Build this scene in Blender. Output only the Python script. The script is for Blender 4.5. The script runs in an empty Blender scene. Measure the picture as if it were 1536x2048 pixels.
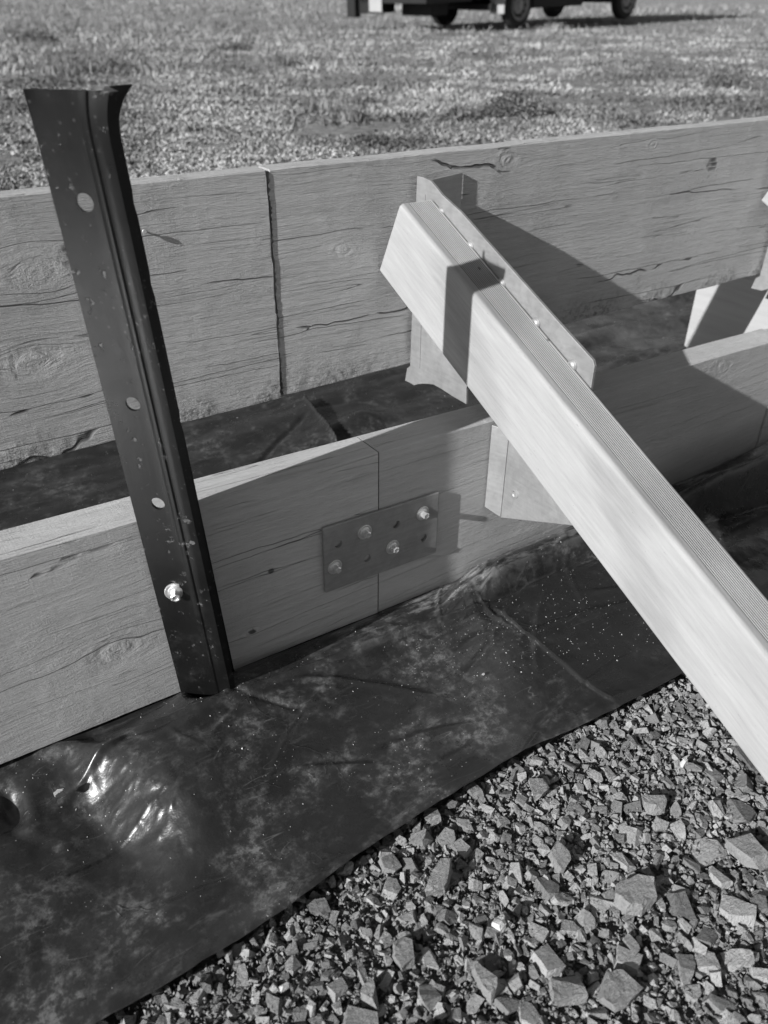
import bpy, bmesh, math, random
import numpy as np
from mathutils import Vector, Matrix
random.seed(7); rng = np.random.default_rng(7)
sc = bpy.context.scene
COL = sc.collection
S = 0.60                                  # one unit of the survey = camera height = 0.60 m

# ------------------------------------------------------------------ camera
FPX, YH, ROLL, YAW = 1600.0, 0.0, math.radians(.5), math.radians(34.2)
PITCH = math.atan((1024 - YH) / FPX)
F0 = np.array([0, math.cos(PITCH), -math.sin(PITCH)]); R0 = np.array([1., 0, 0]); U0 = np.cross(R0, F0)
R1 = math.cos(ROLL) * R0 + math.sin(ROLL) * U0; U1 = -math.sin(ROLL) * R0 + math.cos(ROLL) * U0
BM = np.array([[math.cos(YAW), math.sin(YAW), 0], [-math.sin(YAW), math.cos(YAW), 0], [0, 0, 1]])
CR, CU, CF = BM @ R1, BM @ U1, BM @ F0
cam = bpy.data.cameras.new('camera'); co = bpy.data.objects.new('camera', cam); COL.objects.link(co)
m = Matrix.Identity(4)
for i in range(3):
    m[i][0] = CR[i]; m[i][1] = CU[i]; m[i][2] = -CF[i]
m[2][3] = S
co.matrix_world = m
cam.sensor_fit = 'VERTICAL'; cam.sensor_height = 24; cam.lens = FPX / 2048 * 24
cam.clip_start = .02; cam.clip_end = 2000
cam.dof.use_dof = True; cam.dof.focus_distance = .80; cam.dof.aperture_fstop = 4.8
sc.camera = co

# ------------------------------------------------------------------ sky, sun, exposure
TO_SUN = Vector((-1, -.135, .469)).normalized()
w = bpy.data.worlds.new('World'); sc.world = w; w.use_nodes = True
nt = w.node_tree; nt.nodes.clear()
sky = nt.nodes.new('ShaderNodeTexSky'); sky.sky_type = 'NISHITA'; sky.sun_disc = False
sky.sun_elevation = math.asin(TO_SUN.z); sky.sun_rotation = math.atan2(TO_SUN.x, TO_SUN.y)
bw = nt.nodes.new('ShaderNodeRGBToBW'); bg = nt.nodes.new('ShaderNodeBackground'); wo = nt.nodes.new('ShaderNodeOutputWorld')
bg.inputs['Strength'].default_value = .062
nt.links.new(sky.outputs[0], bw.inputs[0]); nt.links.new(bw.outputs[0], bg.inputs[0]); nt.links.new(bg.outputs[0], wo.inputs[0])
sl = bpy.data.lights.new('sun', 'SUN'); sl.energy = 4.9; sl.angle = math.radians(.53); sl.color = (1, 1, 1)
so = bpy.data.objects.new('sun', sl); COL.objects.link(so)
so.rotation_euler = TO_SUN.to_track_quat('Z', 'Y').to_euler()
sc.view_settings.view_transform = 'Standard'; sc.view_settings.look = 'None'
sc.view_settings.exposure = .36; sc.view_settings.gamma = 1; sc.view_settings.use_curve_mapping = False

# ------------------------------------------------------------------ helpers
def at(px, py, axis, val):
    """photo measurement -> point on a known plane of the place (survey units)"""
    d = CF + CR * (px - 768) / FPX - CU * (py - 1024) / FPX
    o = np.array([0, 0, 1.]); return o + (val - o[axis]) / d[axis] * d

def link(o, parent=None):
    COL.objects.link(o)
    if parent is not None: o.parent = parent
    return o
def tag(o, label=None, cat=None, group=None, kind=None):
    if label: o['label'] = label
    if cat: o['category'] = cat
    if group: o['group'] = group
    if kind: o['kind'] = kind
    return o
def empty(name, p, label, cat, group=None):
    o = bpy.data.objects.new(name, None); o.empty_display_size = .05
    o.location = Vector(p) * S; link(o); tag(o, label, cat, group); return o
def obj(name, V, Fc, m, parent=None, origin=None, smooth=False, local=False):
    """V in survey units of the place; origin likewise"""
    V = np.asarray(V, float) * S
    if parent is not None and not local:
        V = V - np.array(parent_origin(parent))
    elif parent is None:
        if origin is None: origin = (float(V[:, 0].mean()) / S, float(V[:, 1].mean()) / S, float(V[:, 2].min()) / S)
        V = V - np.array(origin) * S
    me = bpy.data.meshes.new(name); me.from_pydata(V.tolist(), [], [list(map(int, f)) for f in Fc]); me.update()
    me.materials.append(m)
    if smooth: me.shade_smooth()
    o = bpy.data.objects.new(name, me)
    if parent is None: o.location = Vector(origin) * S
    link(o, parent); return o
def parent_origin(p):
    v = Vector((0, 0, 0))
    while p is not None: v += p.location; p = p.parent
    return v
def fast(name, V, tri, m, mats=None, loc=(0, 0, 0), smooth=False, k=3):
    V = np.ascontiguousarray(V * S, dtype=np.float32); tri = np.ascontiguousarray(tri, dtype=np.int32)
    me = bpy.data.meshes.new(name)
    me.vertices.add(len(V)); me.vertices.foreach_set('co', V.ravel())
    me.loops.add(tri.size); me.loops.foreach_set('vertex_index', tri.ravel())
    me.polygons.add(len(tri)); me.polygons.foreach_set('loop_start', np.arange(0, tri.size, k, dtype=np.int32))
    me.update(calc_edges=True)
    if smooth: me.shade_smooth()
    else: me.shade_flat()
    me.materials.append(m)
    o = bpy.data.objects.new(name, me); link(o); return o
def from_bm(bm):
    bm.verts.index_update(); V = [v.co[:] for v in bm.verts]; Fc = [[v.index for v in f.verts] for f in bm.faces]; bm.free(); return V, Fc
def merge(parts):
    V = []; Fc = []
    for v, f in parts:
        n = len(V); V += [tuple(q) for q in v]; Fc += [[i + n for i in g] for g in f]
    return V, Fc
def box(x0, x1, y0, y1, z0, z1, bev=0, seg=2):
    bm = bmesh.new(); bmesh.ops.create_cube(bm, size=1)
    for v in bm.verts: v.co = Vector(((x0 + x1) / 2 + v.co.x * (x1 - x0), (y0 + y1) / 2 + v.co.y * (y1 - y0), (z0 + z1) / 2 + v.co.z * (z1 - z0)))
    if bev: bmesh.ops.bevel(bm, geom=bm.edges[:], offset=bev, segments=seg, profile=.6, affect='EDGES')
    return from_bm(bm)
def extrude_poly(P, n_off, bev=0):
    """P: list of 3-D points of a planar polygon, extruded by vector n_off"""
    bm = bmesh.new(); vs = [bm.verts.new(p) for p in P]; f = bm.faces.new(vs)
    r = bmesh.ops.extrude_face_region(bm, geom=[f])
    for e in r['geom']:
        if isinstance(e, bmesh.types.BMVert): e.co += Vector(n_off)
    bmesh.ops.recalc_face_normals(bm, faces=bm.faces[:])
    if bev: bmesh.ops.bevel(bm, geom=[e for e in bm.edges if len(e.link_faces) == 2 and e.calc_face_angle(0) > .6], offset=bev, segments=2, profile=.6, affect='EDGES')
    return from_bm(bm)
def frame(ax, up=(0, 0, 1)):
    a = np.array(ax, float); a /= np.linalg.norm(a); u = np.array(up, float); u -= a * (a @ u); u /= np.linalg.norm(u); return a, u, np.cross(a, u)
def lathe(c, ax, prof, n=24, sides=None):
    """prof: list of (distance along axis, radius); sides: n-gon"""
    a, u, v = frame(ax); c = np.array(c, float); V = []; Fc = []; n = sides or n
    for t, r in prof:
        for k in range(n):
            q = 2 * math.pi * k / n; V.append(tuple(c + a * t + (u * math.cos(q) + v * math.sin(q)) * max(r, 1e-5)))
    for i in range(len(prof) - 1):
        for k in range(n): Fc.append([i * n + k, i * n + (k + 1) % n, (i + 1) * n + (k + 1) % n, (i + 1) * n + k])
    Fc.append(list(range(n))[::-1]); Fc.append([(len(prof) - 1) * n + k for k in range(n)])
    return V, Fc
def sweep(path2, zs, thick):
    """open cross section swept along levels. path2(z) -> list of (x,y); returns closed shell"""
    rings = []
    for z in zs:
        P = np.array(path2(z)); T = np.gradient(P, axis=0); T /= np.linalg.norm(T, axis=1)[:, None]; N = np.stack([-T[:, 1], T[:, 0]], 1)
        ring = np.vstack([P - N * thick / 2, (P + N * thick / 2)[::-1]]); rings.append(np.column_stack([ring, np.full(len(ring), z)]))
    n = len(rings[0]); V = np.vstack(rings); Fc = []
    for i in range(len(zs) - 1):
        for k in range(n): Fc.append([i * n + k, i * n + (k + 1) % n, (i + 1) * n + (k + 1) % n, (i + 1) * n + k])
    h = n // 2
    for i in (0, len(zs) - 1):
        for k in range(h - 1):
            f = [i * n + k, i * n + k + 1, i * n + n - 2 - k, i * n + n - 1 - k]; Fc.append(f if i else f[::-1])
    return V, Fc

# numpy gradient noise
_p = rng.permutation(256); _p = np.concatenate([_p, _p]); _g = rng.normal(size=(256, 2)); _g /= np.linalg.norm(_g, axis=1)[:, None]
def gn(x, y):
    xi = np.floor(x).astype(int); yi = np.floor(y).astype(int); xf = x - xi; yf = y - yi; xi &= 255; yi &= 255
    u = xf * xf * xf * (xf * (xf * 6 - 15) + 10); v = yf * yf * yf * (yf * (yf * 6 - 15) + 10)
    def d(a, b, fx, fy):
        g = _g[_p[(_p[(xi + a) & 255] + yi + b) & 511]]; return g[..., 0] * fx + g[..., 1] * fy
    return (d(0, 0, xf, yf) * (1 - u) + d(1, 0, xf - 1, yf) * u) * (1 - v) + (d(0, 1, xf, yf - 1) * (1 - u) + d(1, 1, xf - 1, yf - 1) * u) * v
def fbm(x, y, o=4):
    s = 0; a = 1
    for k in range(o): s = s + a * gn(x * 2 ** k + 17.3 * k, y * 2 ** k + 5.1 * k); a *= .5
    return s
def sst(a, b, x):
    t = np.clip((x - a) / (b - a), 0, 1); return t * t * (3 - 2 * t)

# ------------------------------------------------------------------ material toolkit
class M:
    def __init__(s, name, rough=.8, spec=.3, metal=0):
        s.m = bpy.data.materials.new(name); s.m.use_nodes = True; s.t = s.m.node_tree; s.b = s.t.nodes['Principled BSDF']
        s.b.inputs['Roughness'].default_value = rough; s.b.inputs['Specular IOR Level'].default_value = spec; s.b.inputs['Metallic'].default_value = metal
        s.tc = s.t.nodes.new('ShaderNodeTexCoord').outputs['Object']
    def n(s, typ, ins=(), out=0, **kw):
        nd = s.t.nodes.new(typ)
        for k, v in kw.items(): setattr(nd, k, v)
        for k, v in dict(ins).items():
            if v is None: continue
            if isinstance(v, bpy.types.NodeSocket): s.t.links.new(v, nd.inputs[k])
            else: nd.inputs[k].default_value = v
        return nd.outputs[out]
    def math(s, op, a, b=0, c=None, clamp=False):
        d = {0: a, 1: b}
        if c is not None: d[2] = c
        return s.n('ShaderNodeMath', d, operation=op, use_clamp=clamp)
    def map(s, sc, loc=(0, 0, 0), rot=(0, 0, 0), v=None): return s.n('ShaderNodeMapping', {'Vector': v or s.tc, 'Scale': sc, 'Location': loc, 'Rotation': rot})
    def noise(s, scale=1, detail=4, rough=.55, v=None, dist=0, out=0): return s.n('ShaderNodeTexNoise', {'Vector': v or s.tc, 'Scale': scale, 'Detail': detail, 'Roughness': rough, 'Distortion': dist}, out=out)
    def voro(s, scale, v=None, feature='F1', rnd=1, out=0): return s.n('ShaderNodeTexVoronoi', {'Vector': v or s.tc, 'Scale': scale, 'Randomness': rnd}, out=out, feature=feature)
    def rng(s, x, a, b, c=0, d=1, smooth=True): return s.n('ShaderNodeMapRange', {'Value': x, 'From Min': a, 'From Max': b, 'To Min': c, 'To Max': d}, interpolation_type='SMOOTHSTEP' if smooth else 'LINEAR')
    def mix(s, f, a, b): return s.math('ADD', s.math('MULTIPLY', a, s.math('SUBTRACT', 1, f)), s.math('MULTIPLY', b, f))
    def bump(s, h, dist, strength=1, nrm=None): return s.n('ShaderNodeBump', {'Height': h, 'Distance': dist, 'Strength': strength, 'Normal': nrm})
    def done(s, col=None, rough=None, nrm=None, spec=None):
        if col is not None:
            if isinstance(col, bpy.types.NodeSocket): s.t.links.new(s.n('ShaderNodeCombineColor', {0: col, 1: col, 2: col}), s.b.inputs['Base Color'])
            else: s.b.inputs['Base Color'].default_value = (col, col, col, 1)
        for k, v in (('Roughness', rough), ('Normal', nrm), ('Specular IOR Level', spec)):
            if v is None: continue
            if isinstance(v, bpy.types.NodeSocket): s.t.links.new(v, s.b.inputs[k])
            else: s.b.inputs[k].default_value = v
        return s.m

def wood(name, base, contrast=.25, crack=1.0, knots=(), relief=1.0, fibre=1.0, dark_knots=(), crackscale=1.0, patina=.2, rotz=None):
    """weathered sawn board, grain along local x (metres). knots: (x, z, radius)"""
    k = M(name, .82, .22)
    warp = k.noise(3.2, 2, .5)
    sep = k.n('ShaderNodeSeparateXYZ', {0: k.tc}); tc = k.tc
    X = k.n('ShaderNodeSeparateXYZ', {0: k.tc}, 0); Y = k.n('ShaderNodeSeparateXYZ', {0: k.tc}, 1); Z = k.n('ShaderNodeSeparateXYZ', {0: k.tc}, 2)
    zz = k.math('ADD', Z, k.math('MULTIPLY', k.math('SUBTRACT', k.noise(1, 2, .5, k.map((3.5, 5, 5))), .5), .018))
    ringh = None; ringm = None
    for (kx, kz, kr) in list(knots) + list(dark_knots):
        dx = k.math('MULTIPLY', k.math('SUBTRACT', X, kx), .62); dz = k.math('SUBTRACT', Z, kz)
        d = k.math('SQRT', k.math('ADD', k.math('MULTIPLY', dx, dx), k.math('MULTIPLY', dz, dz)))
        # the grain bows round the knot
        push = k.math('MULTIPLY', k.math('DIVIDE', dz, k.math('ADD', d, .004)), k.rng(d, kr * .2, kr * 3.2, kr * .55, 0))
        zz = k.math('SUBTRACT', zz, push)
        dn = k.math('ADD', d, k.math('MULTIPLY', k.math('SUBTRACT', k.noise(55, 4), .5), kr * 1.3))
        rg = k.math('MULTIPLY', k.math('SINE', k.math('MULTIPLY', dn, 9 / kr)), k.rng(d, kr * .5, kr * 1.5, 1, 0))
        ringh = rg if ringh is None else k.math('ADD', ringh, rg)
    gv = k.n('ShaderNodeCombineXYZ', {0: X, 1: Y, 2: zz})
    grain = k.noise(1, 5, .62, k.map((7, 190, 190), v=gv))
    fine = k.noise(1, 4, .65, k.map((60, 900, 900), v=gv))
    cellular = k.math('ADD', k.math('MULTIPLY', k.noise(1, 4, .7, k.map((150, 420, 520))), .75), k.math('MULTIPLY', k.noise(650, 2, .6), .25))
    vertf = k.noise(1, 2, .6, k.map((700, 60, 22), rot=(0, .08, 0)))
    big = k.noise(1, 4, .6, k.map((5, 9, 9)))
    # long checks: iso lines of a stretched noise, broken by a mask
    cn = k.voro(1, k.map((.9 * crackscale, 40 * crackscale, 40 * crackscale), v=k.n('ShaderNodeVectorMath', {0: gv, 1: k.n('ShaderNodeVectorMath', {0: k.noise(20, 2, out=1), 1: (.004, .004, .004)}, operation='MULTIPLY')}, operation='ADD')), feature='DISTANCE_TO_EDGE')
    cn2 = k.noise(1, 1.5, .4, k.map((3.2, 110, 110), (3, 3, 3), v=gv))
    def line(x, wdt): return k.rng(k.math('ABSOLUTE', k.math('SUBTRACT', x, .5)), 0, wdt, 1, 0)
    cm = k.rng(k.noise(1, 3, .5, k.map((2.6, 40, 40), (9, 1, 4))), .50, .57)
    cm2 = k.rng(k.noise(1, 3, .5, k.map((7, 60, 60), (2, 7, 4))), .54, .66)
    cr = k.math('MULTIPLY', k.math('ADD', k.math('MULTIPLY', k.rng(cn, .001, .0075, 1, 0), cm), k.math('MULTIPLY', k.math('MULTIPLY', line(cn2, .008), cm2), .6), clamp=True), crack)
    rough_patch = k.rng(k.noise(14, 3, .5), .48, .66)
    h = k.math('MULTIPLY', grain, .95 * fibre)
    h = k.math('ADD', h, k.math('MULTIPLY', fine, .60 * fibre))
    h = k.math('ADD', h, k.math('MULTIPLY', k.math('MULTIPLY', cellular, k.math('ADD', .45, rough_patch)), .75 * fibre))
    h = k.math('ADD', h, k.math('MULTIPLY', vertf, .12 * fibre))
    h = k.math('SUBTRACT', h, k.math('MULTIPLY', cr, 1.6))
    if ringh is not None: h = k.math('ADD', h, k.math('MULTIPLY', ringh, .16))
    c = k.math('MULTIPLY', k.math('SUBTRACT', grain, .5), contrast * 1.5)
    c = k.math('ADD', c, k.math('MULTIPLY', k.math('SUBTRACT', fine, .5), contrast * 1.3))
    c = k.math('ADD', c, k.math('MULTIPLY', k.math('SUBTRACT', big, .5), patina * 2))
    c = k.math('ADD', c, k.math('MULTIPLY', k.math('SUBTRACT', cellular, .5), contrast * .5))
    c = k.math('MULTIPLY', k.math('ADD', c, 1), base)
    c = k.math('MULTIPLY', c, k.math('SUBTRACT', 1, k.math('MULTIPLY', cr, .72)))
    for (kx, kz, kr) in dark_knots:
        dx = k.math('MULTIPLY', k.math('SUBTRACT', X, kx), .8); dz = k.math('SUBTRACT', Z, kz)
        d = k.math('SQRT', k.math('ADD', k.math('MULTIPLY', dx, dx), k.math('MULTIPLY', dz, dz)))
        d = k.math('ADD', d, k.math('MULTIPLY', k.math('SUBTRACT', k.noise(200, 3), .5), kr * .7))
        c = k.math('MULTIPLY', c, k.rng(d, kr * .25, kr * .5, .22, 1))
    c = k.math('MAXIMUM', c, .01)
    if rotz:
        lowm = k.math('MULTIPLY', k.rng(Z, rotz, rotz + .045, 1, 0), k.rng(k.noise(9, 3), .42, .56))
        vv = k.noise(1, 4, .75, k.map((90, 260, 260))); h = k.math('ADD', h, k.math('MULTIPLY', k.math('MULTIPLY', k.math('ADD', vv, k.noise(150, 4, .7)), lowm), 1.3))
        c = k.math('MULTIPLY', c, k.math('SUBTRACT', 1, k.math('MULTIPLY', k.math('MULTIPLY', lowm, k.rng(k.noise(120, 4, .7), .45, .62)), .55)))
    n1 = k.bump(h, .0013 * relief)
    return k.done(c, None, n1)

# =====================================================================================
#                                   THE SETTING
# =====================================================================================
XP = .932            # plane of the bracket plate (its left face)
YF = .999; TF = .073 # front face / thickness of the near boards
YR = 1.288; TR = .042
SEAM_Z = 0.

def field_z(X, Y):
    d = X * .562 + Y * .827
    z = .385 - .02 * sst(5, 20, d) + (d - 24).clip(0, 8) * .030 + (d - 32).clip(0) * .0065
    z = z + .018 * fbm(X * .45, Y * .45, 3) * sst(2.8, 4.5, Y)
    return z
def ground_z(X, Y):
    lo = -.034 + .006 * fbm(X * 6, Y * 6, 3) + 0 * X
    t = sst(2.12, 2.95, Y + .12 * gn(X * 1.3, Y * 0 + 3.3))
    far = sst(-3.5, -9, Y)              # behind the camera the pad meets the field again
    return lo * (1 - t) * (1 - far) + field_z(X, Y) * t + .30 * far * (1 - t)

def mat_ground():
    k = M('pad_grit_and_turf_soil', .95, .15)
    a = k.noise(260, 5, .7); b = k.noise(12, 4); v = k.voro(190); v2 = k.voro(420)
    c = k.math('ADD', .12, k.math('MULTIPLY', a, .24)); c = k.math('ADD', c, k.math('MULTIPLY', k.math('SUBTRACT', b, .5), .07)); c = k.math('ADD', c, k.math('MULTIPLY', v2, .05))
    h = k.math('ADD', k.math('MULTIPLY', v, -1.0), k.math('MULTIPLY', a, 1.2))
    Y = k.n('ShaderNodeSeparateXYZ', {0: k.tc}, 1)
    turf = k.rng(Y, 1.3, 1.8)
    ct = k.math('ADD', .10, k.math('MULTIPLY', k.rng(k.noise(26, 8, .85), .3, .7), .38))
    ct = k.math('ADD', ct, k.math('MULTIPLY', k.math('SUBTRACT', k.noise(1.3, 4), .5), .16))
    return k.done(k.mix(turf, c, ct), None, k.bump(k.math('ADD', h, k.math('MULTIPLY', k.noise(30, 6, .8), 3)), .007))

def build_ground():
    xs = np.unique(np.concatenate([np.linspace(-220, -8, 34), np.linspace(-8, 10, 130), np.linspace(10, 60, 90), np.linspace(60, 320, 40), np.linspace(-.3, 1.6, 120)]))
    ys = np.unique(np.concatenate([np.linspace(-220, -8, 28), np.linspace(-8, 8, 130), np.linspace(8, 60, 100), np.linspace(60, 400, 50), np.linspace(0, 1, 60)]))
    X, Y = np.meshgrid(xs, ys); Z = ground_z(X, Y)
    nx, ny = len(xs), len(ys); V = np.stack([X, Y, Z], -1).reshape(-1, 3)
    i = np.arange(ny - 1)[:, None] * nx + np.arange(nx - 1)[None]; q = np.stack([i, i + 1, i + nx + 1, i + nx], -1).reshape(-1, 4)
    o = fast('ground', V, q, mat_ground(), smooth=True, k=4); tag(o, kind='structure'); return o
build_ground()

# ------------------------------------------------------------------ plastic sheet
EDGE_PX = [(-260, 2360), (196, 2050), (474, 1888), (592, 1806), (700, 1726), (836, 1632), (950, 1562), (1041, 1506), (1110, 1478), (1228, 1424), (1290, 1392), (1355, 1357)]
EDGE = np.array([at(x, y, 2, .012)[:2] for x, y in EDGE_PX])
ex = np.concatenate([[-2.2], EDGE[:, 0], [1.25, 1.7, 2.4, 4.2]]); ey = np.concatenate([[EDGE[0, 1] - .06], EDGE[:, 1], [.555, .52, .55, .5]])
_o = np.argsort(ex); ex = ex[_o]; ey = ey[_o]
def edge_y(x): return np.interp(x, ex, ey) + .0035 * gn(x * 9, x * 0 + .5) + .002 * gn(x * 31, x * 0 + 2.5)

def pxl(pts, z=.0): return np.array([at(x, y, 2, z)[:2] for x, y in pts])
def seg_dist(X, Y, P):
    """unsigned distance, signed side, param (0..1) to a polyline"""
    best = np.full(X.shape, 9.); side = np.zeros(X.shape); par = np.zeros(X.shape)
    L = np.concatenate([[0], np.cumsum(np.linalg.norm(np.diff(P, axis=0), axis=1))])
    for i in range(len(P) - 1):
        a, b = P[i], P[i + 1]; d = b - a; l2 = d @ d
        tt = ((X - a[0]) * d[0] + (Y - a[1]) * d[1]) / l2; t = np.clip(tt, 0, 1)
        qx = X - a[0] - t * d[0]; qy = Y - a[1] - t * d[1]; ds = np.hypot(qx, qy); m_ = ds < best
        best = np.where(m_, ds, best); side = np.where(m_, np.sign(d[0] * qy - d[1] * qx), side); par = np.where(m_, (L[i] + t * (L[i + 1] - L[i])) / L[-1], par)
    return best, side, par
def ends(p, a=.08): return sst(0, a, p) * (1 - sst(1 - a, 1, p))
SEAM1 = pxl([(95, 1612), (123, 1596), (269, 1496), (456, 1432), (590, 1362), (700, 1312), (830, 1262), (985, 1215)])
SEAM2 = pxl([(985, 1216), (1040, 1262), (1100, 1312), (1160, 1362), (1232, 1424)])
GROOVE = pxl([(975, 1212), (1010, 1190), (1090, 1150), (1190, 1108), (1290, 1070), (1400, 1052), (1536, 1010), (1700, 950)])
RIDGER = pxl([(1280, 1068), (1390, 1040), (1460, 1015), (1536, 985), (1660, 935)])
SLIT = pxl([(472, 1408), (530, 1420), (585, 1436), (640, 1440)])
HOLLOW = pxl([(-60, 1640), (20, 1668), (90, 1690), (150, 1712)])
BACK1 = at(605, 790, 2, .03)[:2], at(682, 886, 2, .03)[:2]; BACK1 = np.array(BACK1)
BACK2 = np.array([at(*q, 2, .03)[:2] for q in [(618, 822), (560, 865), (520, 905), (468, 940)]])

_r = random.Random(5); CREASES = []
for _ in range(58):
    near_ = _r.random() < .72
    CREASES.append((_r.uniform(-.15, 1.5), _r.uniform(.62, .97) if near_ else _r.uniform(1.15, 2.0), _r.gauss(.15, .55), _r.uniform(.03, .16), _r.uniform(.0012, .0042), _r.uniform(.0035, .0085)))
CREASES = [c_ for c_ in CREASES if not (c_[0] < .36 and .66 < c_[1] < .97)]
for _ in range(16):
    CREASES.append((_r.gauss(.13, .06), _r.gauss(.85, .07), _r.gauss(1.6, .8), _r.uniform(.010, .035), _r.uniform(.0008, .0022), _r.uniform(.004, .008)))
for _ in range(10):
    CREASES.append((_r.gauss(.84, .06), _r.gauss(.94, .02), _r.gauss(.3, .4), _r.uniform(.02, .06), _r.uniform(.002, .005), _r.uniform(.004, .008)))
def sheet_z(X, Y):
    z = .004 + .0035 * fbm(X * 3 + 4, Y * 3, 3) + .0022 * fbm(X * 13, Y * 9, 3)
    # long soft creases running with the boards
    wv = fbm(X * 1.6 + 9, Y * 9 + 3, 3); z = z + .004 * np.abs(wv)
    # thin raised crease
    d, s, p = seg_dist(X, Y, SEAM1); e = ends(p, .05)
    z = z + e * (.0052 * np.exp(-(d / .0045) ** 2) + .006 * np.exp(-(d / .04) ** 2) * sst(-.004, .006, d * s))
    # overlap of two sheets
    d, s, p = seg_dist(X, Y, SEAM2); e = ends(p, .06)
    z = z + e * (.0048 * sst(-.0016, .0016, d * s) * np.exp(-(d / .030)))
    # bulge along the foot of the boards ending in a sharp groove
    d, s, p = seg_dist(X, Y, GROOVE)
    bul = np.where(s > 0, .047 * sst(0, .022, d) * (1 - .55 * sst(.03, .10, d)), 0) - .011 * np.exp(-(d / .0055) ** 2)
    z = z + bul * sst(-.01, .06, p) * (Y < YF + .2)
    d, s, p = seg_dist(X, Y, RIDGER)
    z = z + .060 * np.exp(-(d / np.where(s > 0, .035, .014)) ** 2) * sst(0, .35, p)
    z = z + .02 * sst(1.25, 1.9, X) * np.exp(-((Y - .90) / .10) ** 2) * (.6 + fbm(X * 4, Y * 10, 3))
    # radiating folds right of the strut
    ang = X * 7 + Y * 21; z = z + .006 * np.sin(ang + 3 * gn(X * 3, Y * 3)) * sst(1.12, 1.3, X) * (1 - sst(.8, .93, Y)) 
    # pillow next to the corner of the fold
    c = pxl([(935, 1192)])[0]; q = ((X - c[0]) / .042) ** 2 + ((Y - c[1]) / .026) ** 2; z = z + .024 * np.exp(-q)
    # slope over stones on the near left: steep towards the sun, gentle away from it
    A = pxl([(140, 1497), (215, 1572), (310, 1660), (425, 1770)]); d, s, p = seg_dist(X, Y, A)
    sd = d * s + .007 * fbm(X * 14, Y * 14, 3)  # >0 on the far side
    rise = .074 * (1 + .18 * gn(X * 11 + 3, Y * 11))
    z = z + (rise * (sst(-.052, .052, sd) - .42)) * np.exp(-(np.maximum(np.abs(sd) - .045, 0) / np.where(sd > 0, .28, .10)) ** 2) * ends(p, .38)
    lump = np.maximum(0, fbm(X * 70, Y * 70, 2)) ** 1.5; z = z + .0034 * lump * np.exp(-(d / .05) ** 2) * ends(p, .2)
    A = pxl([(70, 1492), (150, 1506), (228, 1545)]); d, s, p = seg_dist(X, Y, A); z = z + .017 * np.exp(-(d / .020) ** 2) * ends(p, .2)
    A = pxl([(150, 1580), (215, 1545), (262, 1502)]); d, s, p = seg_dist(X, Y, A); z = z + .006 * np.exp(-(d / .018) ** 2) * ends(p, .3)
    for (cx, cy, an, L, hh, ww) in CREASES:
        ux, uy = math.cos(an), math.sin(an); dx_, dy_ = X - cx, Y - cy; u_ = dx_ * ux + dy_ * uy; v_ = -dx_ * uy + dy_ * ux + .10 * u_ * u_ / L
        z = z + hh * np.exp(-(v_ / ww) ** 2) * np.exp(-(u_ / L) ** 4) - hh * .5 * np.exp(-((v_ - 1.8 * ww) / (1.6 * ww)) ** 2) * np.exp(-(u_ / L) ** 4)
    # hollow and fold at the left edge
    d, s, p = seg_dist(X, Y, HOLLOW); z = z + np.where(s > 0, .007 * sst(0, .02, d) * np.exp(-(d / .07) ** 2), 0) * ends(p, .3)
    c = pxl([(22, 1620)])[0]; q = ((X - c[0]) / .018) ** 2 + ((Y - c[1]) / .035) ** 2; z = z - .022 * np.exp(-q ** 1.3)
    # tent and slit at the foot of the steel stake
    d, s, p = seg_dist(X, Y, SLIT); z = z + (.004 * np.exp(-(d / .03)) * sst(-.004, .006, d * s) - .003 * np.exp(-(d / .006) ** 2)) * (1 - sst(.6, 1, p))
    c = (.30, .965); q = np.hypot(X - c[0], (Y - c[1])); z = z + .014 * np.exp(-(q / .05) ** 2) - .030 * np.exp(-(q / .030) ** 4)
    # space between the boards
    btw = sst(YF + .08, YF + .16, Y)
    z = z + btw * (.014 * fbm(X * 2.1, Y * 4 + 6, 3) + .010 * np.abs(fbm(X * 3 + 2, Y * 7, 2)))
    d, s, p = seg_dist(X, Y, BACK1); z = z + (.026 * np.exp(-(d / .07)) * (s < 0) + .006 * np.exp(-(d / .006) ** 2)) * ends(p, .1) * btw
    d, s, p = seg_dist(X, Y, BACK2); z = z - .008 * np.exp(-(d / .007) ** 2) * ends(p, .1) * btw
    c = at(670, 855, 2, .03)[:2]; q = ((X - c[0] - .10) / .09) ** 2 + ((Y - c[1] - .02) / .05) ** 2; z = z + .04 * np.exp(-q)
    # right part behind: soft big folds
    z = z + btw * .03 * sst(1.5, 2.2, X) * np.maximum(0, np.sin(Y * 26 + X * 2.2 + 1.4 * gn(X * 2, Y * 2)))
    # passes flat under the boards
    under = np.exp(-((Y - (YF + TF / 2)) / .042) ** 4)
    lim = (.0155 - .0265 * X) - .004
    z = np.where(under > .02, np.minimum(z, z * (1 - under) + lim * under), z)
    near = (Y > YF - .012) & (Y < YF + .10)
    z = np.where(near, np.minimum(z, lim + np.abs(Y - (YF + TF / 2)).clip(TF / 2) * 3 - TF / 2 * 3 + .001), z)
    return z

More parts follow.
